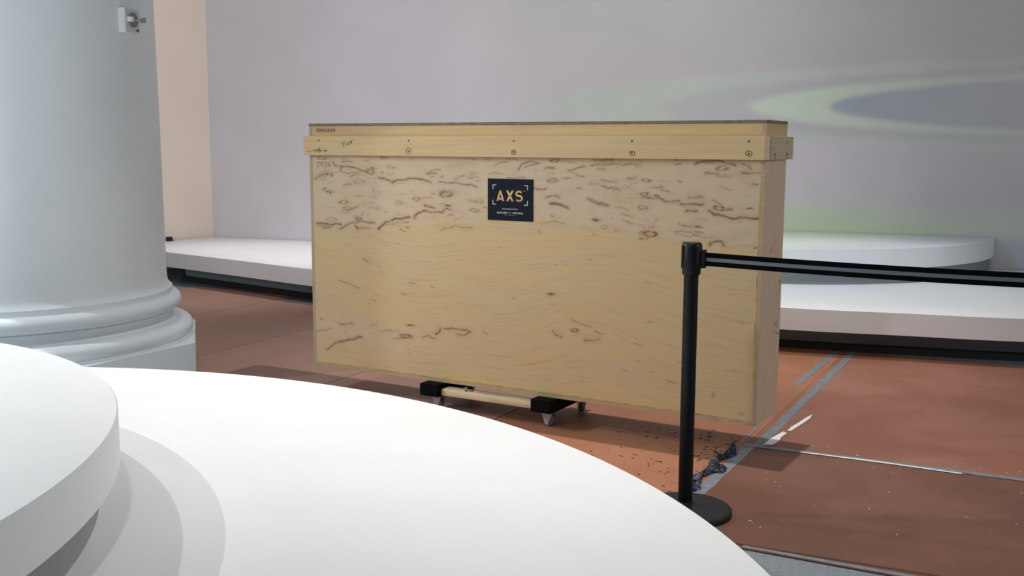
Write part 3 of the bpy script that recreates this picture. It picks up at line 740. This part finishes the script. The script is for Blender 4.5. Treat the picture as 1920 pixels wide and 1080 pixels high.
def front_panel():
    x0, x1, z0, z1 = T, W - T, ZB + T, ZS
    nx, nz = 1040, 496
    xs = np.linspace(x0, x1, nx); zs = np.linspace(z0, z1, nz)
    XX, ZZ = np.meshgrid(xs, zs)
    mark = np.zeros_like(XX); halo = np.zeros_like(XX)
    jx = XX + .003 * np.sin(ZZ * 90 + 2 * np.sin(XX * 30))
    jz = ZZ + .0022 * np.sin(XX * 75 + 2 * np.sin(ZZ * 60)) + .0008 * np.sin(XX * 210 + 1.3 + ZZ * 40)
    def win(a0, a1, c0, c1, pad):
        i0, i1 = np.searchsorted(xs, [a0 - pad, a1 + pad]); j0, j1 = np.searchsorted(zs, [c0 - pad, c1 + pad])
        return slice(max(j0, 0), j1), slice(max(i0, 0), i1)
    rm = random.Random(21); extra = []
    for _ in range(115):      # smaller random flecks of spalting in the pale band
        a = rm.uniform(.05, 2.40); zt = rm.uniform(.97, 1.265) if rm.random() < .8 else rm.uniform(.90, 1.0)
        L = rm.uniform(.012, .06); s0 = rm.uniform(.15, .55); q = rm.random()
        sl0 = (-.25 if a > 1.3 and zt < 1.15 else (.15 if a < 1.0 else 0)) + rm.uniform(-.12, .12)
        if q < .22: extra.append(('r', s0, .004, a, zt, rm.uniform(.014, .03), rm.uniform(.005, .011)))
        elif q < .5: extra.append(('b', s0, 0, a, zt, L * .5, rm.uniform(.003, .007)))
        else: extra.append(('l', s0, rm.uniform(.003, .006), a - L / 2, zt - sl0 * L / 2, a, zt + rm.uniform(-.006, .006), a + L / 2, zt + sl0 * L / 2))
    for _ in range(34):
        a = rm.uniform(.05, 2.38); zt = rm.uniform(.2, .88); L = rm.uniform(.005, .02)
        extra.append(('b', rm.uniform(.2, .7), 0, a, zt, L, rm.uniform(.0015, .003)))
    for m in list(MARKS) + extra:
        k, s, w = m[:3]; w = w * .68
        if k == 'l':
            p = np.array(m[3:]).reshape(-1, 2)
            sl = win(p[:, 0].min(), p[:, 0].max(), p[:, 1].min(), p[:, 1].max(), .08)
            x, z = jx[sl], jz[sl]; dm = np.full_like(x, 9.0)
            for (ax, az), (bx_, bz) in zip(p, p[1:]):
                dx, dz = bx_ - ax, bz - az; L = dx * dx + dz * dz + 1e-9
                t = np.clip(((x - ax) * dx + (z - az) * dz) / L, 0, 1)
                dm = np.minimum(dm, np.hypot((x - ax - t * dx) * .8, z - az - t * dz))
            v = s * np.exp(-(dm / w) ** 2); hh = .30 * s * np.exp(-(dm / .016) ** 2)
        elif k == 'r':
            a, z_, ra, rz = m[3:]
            sl = win(a - ra, a + ra, z_ - rz, z_ + rz, .08)
            x, z = jx[sl], jz[sl]; q = np.sqrt(((x - a) / ra) ** 2 + ((z - z_) / rz) ** 2)
            d = np.abs(q - .8) * min(ra, rz) 
            side = .55 + .45 * np.sin(np.arctan2(z - z_, x - a) * 2 + a * 40)
            v = s * np.exp(-(d / (w * .8)) ** 2) * (.5 + .6 * side); hh = .34 * s * np.exp(-(np.clip(q - .8, 0, 9) * 1.3) ** 2)
        else:
            a, z_, ra, rz = m[3:]
            sl = win(a - ra, a + ra, z_ - rz, z_ + rz, .06)
            x, z = jx[sl], jz[sl]; q = ((x - a) / ra) ** 2 + ((z - z_) / rz) ** 2
            v = s * np.exp(-q * 1.2); hh = .15 * s * np.exp(-q * .3)
        mark[sl] = np.maximum(mark[sl], v); halo[sl] = np.maximum(halo[sl], hh)
    zb_ = np.interp(XX, [0, .41, .75, 1.06, 1.35, 1.63, 2.0, 2.44], [.888, .905, .94, .978, .972, .947, .925, .908])
    pale = np.clip((ZZ - zb_) / .03 + .5 + .5 * np.sin(XX * 23 + 4 * ZZ), 0, 1)
    low = np.exp(-((ZZ - (.33 + .05 * XX)) / .075) ** 2) * np.clip(1.25 - XX / 1.4, 0, 1)
    pale = np.maximum(pale, .7 * low)
    halo = np.maximum(halo, .22 * np.clip((ZZ - 1.20) / .06, 0, 1) * (.5 + .5 * np.sin(XX * 7 + 1.2)) * (ZZ < 2))
    amp = np.exp(-((ZZ - .60) / .34) ** 2)
    flow = ZZ - amp * (.15 * np.exp(-((XX - 1.66) / .34) ** 2) + .05 * np.exp(-((XX - .95) / .16) ** 2) + .20 * np.exp(-((XX - 0.0) / .42) ** 2)) \
        - .03 * np.exp(-((ZZ - .95) / .1) ** 2) * np.exp(-((XX - 1.1) / .4) ** 2) + .006 * np.sin(XX * 9 + ZZ * 8) + .05 * amp * np.clip(XX - 2.0, 0, 1)
    n = nx * nz
    co = np.zeros((n + 4, 3)); co[:n, 0] = XX.ravel(); co[:n, 2] = ZZ.ravel()
    co[n:] = [(x0, T, z0), (x1, T, z0), (x1, T, z1), (x0, T, z1)]
    idx = np.arange(n).reshape(nz, nx)
    q = np.stack([idx[:-1, :-1], idx[:-1, 1:], idx[1:, 1:], idx[1:, :-1]], -1).reshape(-1, 4)
    c = [idx[0, 0], idx[0, -1], idx[-1, -1], idx[-1, 0]]
    ex = [[c[1], c[0], n, n + 1], [c[2], c[1], n + 1, n + 2], [c[3], c[2], n + 2, n + 3], [c[0], c[3], n + 3, n], [n + 1, n, n + 3, n + 2]]
    q = np.concatenate([q, np.array(ex)])
    me = bpy.data.meshes.new('front_panel')
    me.vertices.add(n + 4); me.vertices.foreach_set('co', co.ravel())
    me.loops.add(len(q) * 4); me.loops.foreach_set('vertex_index', q.ravel().astype(np.int32))
    me.polygons.add(len(q)); me.polygons.foreach_set('loop_start', np.arange(0, len(q) * 4, 4, dtype=np.int32))
    me.update(calc_edges=True)
    for nm, arr in (('mark', mark), ('pale', pale), ('flow', flow), ('halo', halo)):
        at = me.attributes.new(nm, 'FLOAT', 'POINT'); v = np.zeros(n + 4); v[:n] = arr.ravel(); at.data.foreach_set('value', v)
    me.materials.append(panel_m)
    o = bpy.data.objects.new('front_panel', me); C.objects.link(o); o.parent = crate
    return o
fp = front_panel()
o = obj('side_panel', box(W - T, W, .0, D, ZB, ZS, .0008), side_m, crate)
o2 = obj('side_panel', box(0, T, .0, D, ZB, ZS, .0008), edge_m, crate)
# layered plywood edges that show on the front
obj('edge_strip', box(W - T, W, -.0009, .0, ZB, ZS), edge_m, crate); obj('edge_strip', box(0, T, -.0009, .0, ZB, ZS), edge_m, crate)
obj('back_panel', box(T, W - T, D - T, D, ZB, ZS), side_m, crate)
obj('bottom_panel', box(T, W - T, -.0005, D - T, ZB, ZB + T - .0003), edge_m, crate)
# lid
obj('lid_board', box(T, W - T, .001, T, ZS + .001, ZT - .0135), lid_m, crate)
obj('lid_board', box(T, W - T, D - T, D, ZS + .001, ZT - .0135), lid_m, crate)
for x0 in (0, W - T): obj('lid_end_board', box(x0, x0 + T, -.001, D, ZS + .001, ZT - .0135, .0006), lid_m if x0 > 1 else edge_m, crate)
obj('lid_edge_strip', box(W - T, W, -.002, -.001, ZS + .001, ZT - .0135), edge_m, crate)
obj('lid_top', box(-.001, W + .001, -.002, D + .001, ZT - .013, ZT, .0008), edgetop_m, crate)
# battens
bt, z0, z1 = .022, 1.2672, 1.3640
obj('batten', box(-bt, W + .001, -bt, -.0012, z0, z1, .0008), batten_m, crate)
obj('batten', box(-bt, W + bt, D + .0005, D + bt, z0, z1, .0008), batten_m, crate)
side_b = plank_mat('side_batten_wood', (.62, .49, .34), (.55, .44, .31), (.52, .42, .30), (12, .8, 12), figure=.4)
obj('end_batten', box(W + .001, W + bt, -.0, D + .0004, z0, z1, .0008), side_b, crate)
obj('batten_end_grain', box(W + .0012, W + bt, -bt, -.0003, z0, z1, .0008), edge_m, crate)
obj('end_batten', box(-bt, -.0005, -.0008, D + .0004, z0, z1, .0008), side_b, crate)

# screws: dark heads on battens
smesh = None
def screw(x, y, z, r, axis='y'):
    global smesh
    if smesh is None:
        bm = lathed([(0, 0), (1, 0), (1, .2), (.7, .35), (0, .35)], 10)
        smesh = bpy.data.meshes.new('screw'); bm.to_mesh(smesh); bm.free(); smesh.materials.append(hole_m)
    o = bpy.data.objects.new('screw', smesh); C.objects.link(o); o.parent = crate
    o.location = (x, y, z); o.scale = (r, r, r * .5)
    o.rotation_euler = (math.pi / 2, 0, 0) if axis == 'y' else (0, math.pi / 2, 0)
for x in (.084, .657, 1.256, 1.852, 2.374):
    screw(x, -bt, 1.343, .0046); screw(x, -bt, 1.292, .0046)
for y, z, r in ((.06, 1.337, .004), (.225, 1.337, .005), (.05, 1.29, .004), (.225, 1.287, .005), (.03, 1.312, .004)):
    screw(W + bt, y, z, r, 'x')
for y, z in ((.012, 1.24), (.02, 1.02), (.015, .70), (.012, .56), (.10, .33), (.2, .2), (.012, .42), (.27, .9), (.28, .60)):
    screw(W, y, z, .0028, 'x')
def pen_mesh(name, sel, w, m):
    bm = bmesh.new()
    for s in sel:
        p = [(s[i], s[i + 1]) for i in range(1, len(s), 2)]
        ribbon(bm, p, w, -s[0] - .0001)
    o = obj(name, bm, m, crate)
    if name == 'handwriting': o['kind'] = 'stuff'
    return o
P = PEN
tag(pen_mesh('handwriting', P[0:8], .0024, ink_m), "handwritten 4'x4' on the batten")
tag(pen_mesh('handwriting', P[8:16], .0024, pencil_m), 'crossed-out pencil number on the lid board')
tag(pen_mesh('handwriting', P[16:28], .0024, pencil_m), 'pencil number on the front panel')
tag(pen_mesh('handwriting', P[28:36], .0024, ink_m), "slanting handwritten 4'x4' on the front panel")
for s in P[36:]: pass
k = 0
for s in P[36:40]: tag(pen_mesh('pen_circle', [s], .0026, ink_m), 'pen circle round a screw')
tag(pen_mesh('pen_arrow', P[40:], .0022, ink_m), 'pen arrow and small circle at the left screw')
# faint pen rings on the end batten
for y, z in ((.05, 1.283), (.225, 1.283)):
    bm = bmesh.new()
    for k in range(10):
        a0_, a1_ = k * .628, (k + 1) * .628
        p = [Vector((W + bt + .0005, y + r_ * math.cos(a_), z + r_ * math.sin(a_))) for a_ in (a0_, a1_) for r_ in (.012, .015)]
        bm.faces.new([bm.verts.new(p[i]) for i in (0, 1, 3, 2)])
    obj('pen_circle', bm, pencil_m, crate)

# glue lines: right joint and lower joint
rnd = random.Random(8)
def glue(pts, horiz, w0, name='glue_line'):
    bm = bmesh.new(); L = []
    for i, t in enumerate(pts):
        w = w0 * (.45 + .9 * rnd.random()) * (1 if .04 < i / len(pts) < .97 else .4)
        if horiz: L.append((bm.verts.new((t, -.0012, ZB + T - .001)), bm.verts.new((t, -.0014, ZB + T + w))))
        else: L.append((bm.verts.new((W - T - w, -.0012, t)), bm.verts.new((W - T + .001, -.0014, t))))
    for a, b in zip(L, L[1:]): bm.faces.new((a[0], b[0], b[1], a[1]))
    tag(obj(name, bm, yellow_m, crate), 'yellow glue line')
glue(list(np.linspace(.32, 1.17, 110)), False, .0048)
glue(list(np.linspace(.10, 2.30, 260)), True, .0042)

# AXS sign on the crate
sg = thing('black_sign', 'small square black sign with gold letters AXS on the crate front', 'sign', org + e * 1.2265 + Vector((0, 0, .970)), YAW)
SY = -.0035
obj('sign_board', box(-.1235, .1235, SY, -.0006, 0, .196, .0006), sign_m, sg)
def letter(name, polys, m=gold_m):
    bm = bmesh.new(); y1 = SY - .0006
    for poly in polys:
        f = [bm.verts.new((x, y1, z)) for x, z in poly]; g = [bm.verts.new((x, SY, z)) for x, z in poly]
        bm.faces.new(f)
        n = len(poly)
        for i in range(n): bm.faces.new((f[i], f[(i + 1) % n], g[(i + 1) % n], g[i]))
    return tag(obj(name, bm, m, sg), None)
lz0, lz1 = .091, .142
s_ = .0118
# A
letter('letter', [[(-.0745, lz0), (-.0745 + s_, lz0), (-.0535, lz1 - .012), (-.0535, lz1), (-.0565, lz1)],
                  [(-.0305, lz0), (-.0305 - s_, lz0), (-.0535, lz1 - .012), (-.0535, lz1), (-.0505, lz1)],
                  [(-.065, lz0 + .006), (-.041, lz0 + .006), (-.045, lz0 + .015), (-.061, lz0 + .015)]])
# X
letter('letter', [[(-.0215, lz0), (-.0215 + s_, lz0), (.0205, lz1), (.0205 - s_, lz1)], [(.0205, lz0), (.0205 - s_, lz0), (-.0215, lz1), (-.0215 + s_, lz1)]])
# S as a swept band
def s_path():
    cx_, rU, rL = .0485, .0105, .0120
    cu, cl = lz1 - rU - .0035, lz0 + rL + .0035
    pts = [(cx_ + rU * 1.4 * math.cos(a), cu + rU * math.sin(a)) for a in np.linspace(math.radians(25), math.radians(262), 14)]
    pts += [(cx_ + rL * 1.4 * math.cos(a), cl + rL * math.sin(a)) for a in np.linspace(math.radians(76), math.radians(-150), 14)]
    return pts
bm = bmesh.new(); sp_ = s_path(); Ls = []
for i, p in enumerate(sp_):
    a = Vector(sp_[max(i - 1, 0)]); b = Vector(sp_[min(i + 1, len(sp_) - 1)]); d = (b - a).normalized(); nn = Vector((-d.y, d.x)) * .0042
    Ls.append([bm.verts.new((q_.x, yy, q_.y)) for yy in (SY - .0006, SY) for q_ in (Vector(p) - nn, Vector(p) + nn)])
for a, b in zip(Ls, Ls[1:]):
    bm.faces.new((a[0], b[0], b[1], a[1])); bm.faces.new((a[0], a[2], b[2], b[0])); bm.faces.new((a[1], b[1], b[3], a[3]))
bm.faces.new((Ls[0][0], Ls[0][1], Ls[0][3], Ls[0][2])); bm.faces.new((Ls[-1][0], Ls[-1][1], Ls[-1][3], Ls[-1][2]))
obj('letter', bm, gold_m, sg)
# corner brackets
for x, z, sx, sz in ((-.096, .168, 1, -1), (.096, .168, -1, -1), (-.096, .074, 1, 1), (.096, .074, -1, 1)):
    bm = bmesh.new(); y0, y1 = SY - .0005, SY
    x1, x2 = sorted((x, x + sx * .020)); za, zb2 = sorted((z, z + sz * .0035)); add_box(bm, x1, x2, y0, y1, za, zb2)
    x1, x2 = sorted((x, x + sx * .0035)); za, zb2 = sorted((z + sz * .0035, z + sz * .022)); add_box(bm, x1, x2, y0, y1, za, zb2)
    obj('corner_bracket', bm, print_m, sg)
text_mesh('printed_line', 'EXCLUSIVELY FROM', .0075, print_m, sg, .000, SY - .0004, .0545, width=.083)
text_mesh('printed_name', 'GAYLORD', .0125, print_m, sg, -.0425, SY - .0004, .036, offset=.0001, width=.058)
text_mesh('printed_name', 'ARCHIVAL', .0125, print_m, sg, .0425, SY - .0004, .036, offset=.0001, width=.058)
text_mesh('printed_line', 'TRUSTED SINCE 1896', .0045, dim_print_m, sg, .002, SY - .0004, .0255, width=.064)
text_mesh('trade_mark', 'TM', .006, print_m, sg, .0765, SY - .0004, .140)
bm = bmesh.new()
for k in range(20):
    a0_, a1_ = k * math.pi / 10, (k + 1) * math.pi / 10
    p = [(r_ * math.cos(a_), .036 + r_ * math.sin(a_)) for a_ in (a0_, a1_) for r_ in (.0052, .0068)]
    bm.faces.new([bm.verts.new((p[i][0], SY - .0006, p[i][1])) for i in (0, 1, 3, 2)])
for x0_ in (-.003, .0008): add_box(bm, x0_, x0_ + .002, SY - .0006, SY, .0325, .0395)
obj('round_emblem', bm, copper_m, sg)

# ------------------------------------------------------------ dolly
dolly = thing('dolly', 'low wooden dolly with black rubber ends under the crate', 'dolly', org + e * .739, YAW)
def crossboard(x0, x1):
    bm = bmesh.new(); add_box(bm, x0, x1, -.07, .37, .082, .1445, .006)
    return obj('rubber_end', bm, rubber_m, dolly)
crossboard(.005, .115); crossboard(.640, .750)
for y0 in (-.045, .27):
    r1 = obj('rail', box(.1155, .6395, y0, y0 + .075, .088, .124, .009), rail_m, dolly, 40)
    if y0 < 0:
        bm = bmesh.new()
        for k in range(16):
            a0_, a1_ = k * math.pi / 8, (k + 1) * math.pi / 8
            p = [(.262 + r_ * 1.0 * math.cos(a_), y0 + .034 + r_ * .9 * math.sin(a_), .1243) for a_ in (a0_, a1_) for r_ in (.014, .024)]
            bm.faces.new([bm.verts.new(p[i]) for i in (0, 1, 3, 2)])
        obj('ring_mark', bm, ink_m, r1)
        bm = bmesh.new(); rr = random.Random(2); x = .325
        while x < .485:
            w_ = rr.uniform(.006, .013); h_ = rr.uniform(.010, .018)
            add_box(bm, x, x + .003, y0 + .025, y0 + .025 + h_, .1241, .1244); add_box(bm, x, x + w_, y0 + .025, y0 + .029, .1241, .1244)
            x += w_ + .004
        obj('lettering', bm, pencil_m, r1)
def caster(x, y, rot):
    cbm = bmesh.new()
    add_box(cbm, -.035, .035, -.03, .03, .0765, .0815, .001)
    for sx in (-.017, .0145):     # fork cheeks, tapering down to the axle
        pl = [(-.042, .0764), (.034, .0764), (.006, .018), (-.014, .018)]
        a = [cbm.verts.new((sx, p, z)) for p, z in pl]; b = [cbm.verts.new((sx + .0025, p, z)) for p, z in pl]
        cbm.faces.new(a); cbm.faces.new(b[::-1])
        for i in range(4): cbm.faces.new((a[i], a[(i + 1) % 4], b[(i + 1) % 4], b[i]))
    o = obj('caster', cbm, metal_m, dolly); o.location = (x, y, 0); o.rotation_euler = (0, 0, rot)
    wb = lathed([(0, -.013), (.018, -.013), (.020, -.011), (.026, -.013), (.030, -.008), (.031, 0), (.030, .008), (.026, .013), (.020, .011), (.018, .013), (0, .013)], 32)
    bmesh.ops.rotate(wb, verts=wb.verts, matrix=Matrix.Rotation(math.pi / 2, 3, 'Y'))
    bmesh.ops.translate(wb, verts=wb.verts, vec=(0, -.004, .031 + SH + .0005))
    obj('wheel', wb, tyre_m, o, 40)
    return o
caster(.075, -.005, 1.25); caster(.698, .005, 1.25); caster(.075, .30, .4)
c4 = caster(.705, .335, .7)

# ------------------------------------------------------------ stanchions
def stanchion(loc, label, belt_to=None, rz=0.0):
    s = thing('stanchion', label, 'stanchion', loc, rz, 'belt stanchions')
    obj('base', lathed([(0, 0), (.166, 0), (.1675, .004), (.1675, .016), (.164, .021), (.150, .025), (.05, .031), (.035, .034), (.0275, .045), (.0, .045)], 96), base_m, s, 40)
    obj('pole', lathed([(0, .045), (.0257, .045), (.0257, .868), (0, .868)], 48), black_m, s, 40)
    obj('collar', lathed([(0, .868), (.0275, .868), (.0325, .874), (.0325, .893), (0, .893)], 48), blackp_m, s, 40)
    bm = bmesh.new(); lathe(bm, [(0, .893), (.0358, .893), (.0365, .897), (.0352, .974), (.0325, .982), (.030, .984), (0, .984)], 48)
    for k in range(4):
        a = k * math.pi / 2 + .75
        c_, s2 = math.cos(a), math.sin(a)
        for (dx, dy) in ((1, 0),):
            vs = []
            for z in (.900, .972):
                for rr_, tt in ((.034, -.006), (.0378, -.006), (.0378, .006), (.034, .006)):
                    vs.append(bm.verts.new((c_ * rr_ - s2 * tt, s2 * rr_ + c_ * tt, z)))
            for f in ((0, 1, 2, 3), (7, 6, 5, 4), (0, 4, 5, 1), (1, 5, 6, 2), (2, 6, 7, 3), (3, 7, 4, 0)): bm.faces.new([vs[i] for i in f])
    obj('head', bm, blackp_m, s, 35)
    return s
SP = Vector((.631, 3.669, SH))
BD = Vector((.955, -.442, 0)).normalized()
s1 = stanchion(SP, 'black belt stanchion in front of the crate, its round base behind the white disc', rz=math.atan2(BD.y, BD.x))
obj('belt_clip', box(.034, .051, -.013, .013, .896, .960, .002), blackp_m, s1)
BL = 2.02
def belt_strip(h0, h1, th_, name, m, parent):
    bm = bmesh.new(); n = 60; R_ = []
    for i in range(n + 1):
        t = i / n; x = .051 + (BL - .102) * t
        zc = .927 - .016 * 4 * t * (1 - t)
        R_.append([bm.verts.new((x, y, zc + h)) for y, h in ((-th_, h0), (th_, h0), (th_, h1), (-th_, h1))])
    for a, b in zip(R_, R_[1:]):
        for j in range(4): bm.faces.new((a[j], a[(j + 1) % 4], b[(j + 1) % 4], b[j]))
    bm.faces.new(R_[0]); bm.faces.new(R_[-1][::-1])
    return obj(name, bm, m, parent)
bl = belt_strip(-.0235, .0235, .0010, 'belt', belt_m, s1)
belt_strip(-.0068, .0060, .0016, 'grey_stripe', stripe_m, bl)
s2 = stanchion(SP + BD * BL, 'second black belt stanchion beyond the right edge, holding the far belt end', rz=math.atan2(BD.y, BD.x) + math.pi)
obj('belt_clip', box(.034, .051, -.013, .013, .896, .960, .002), blackp_m, s2)
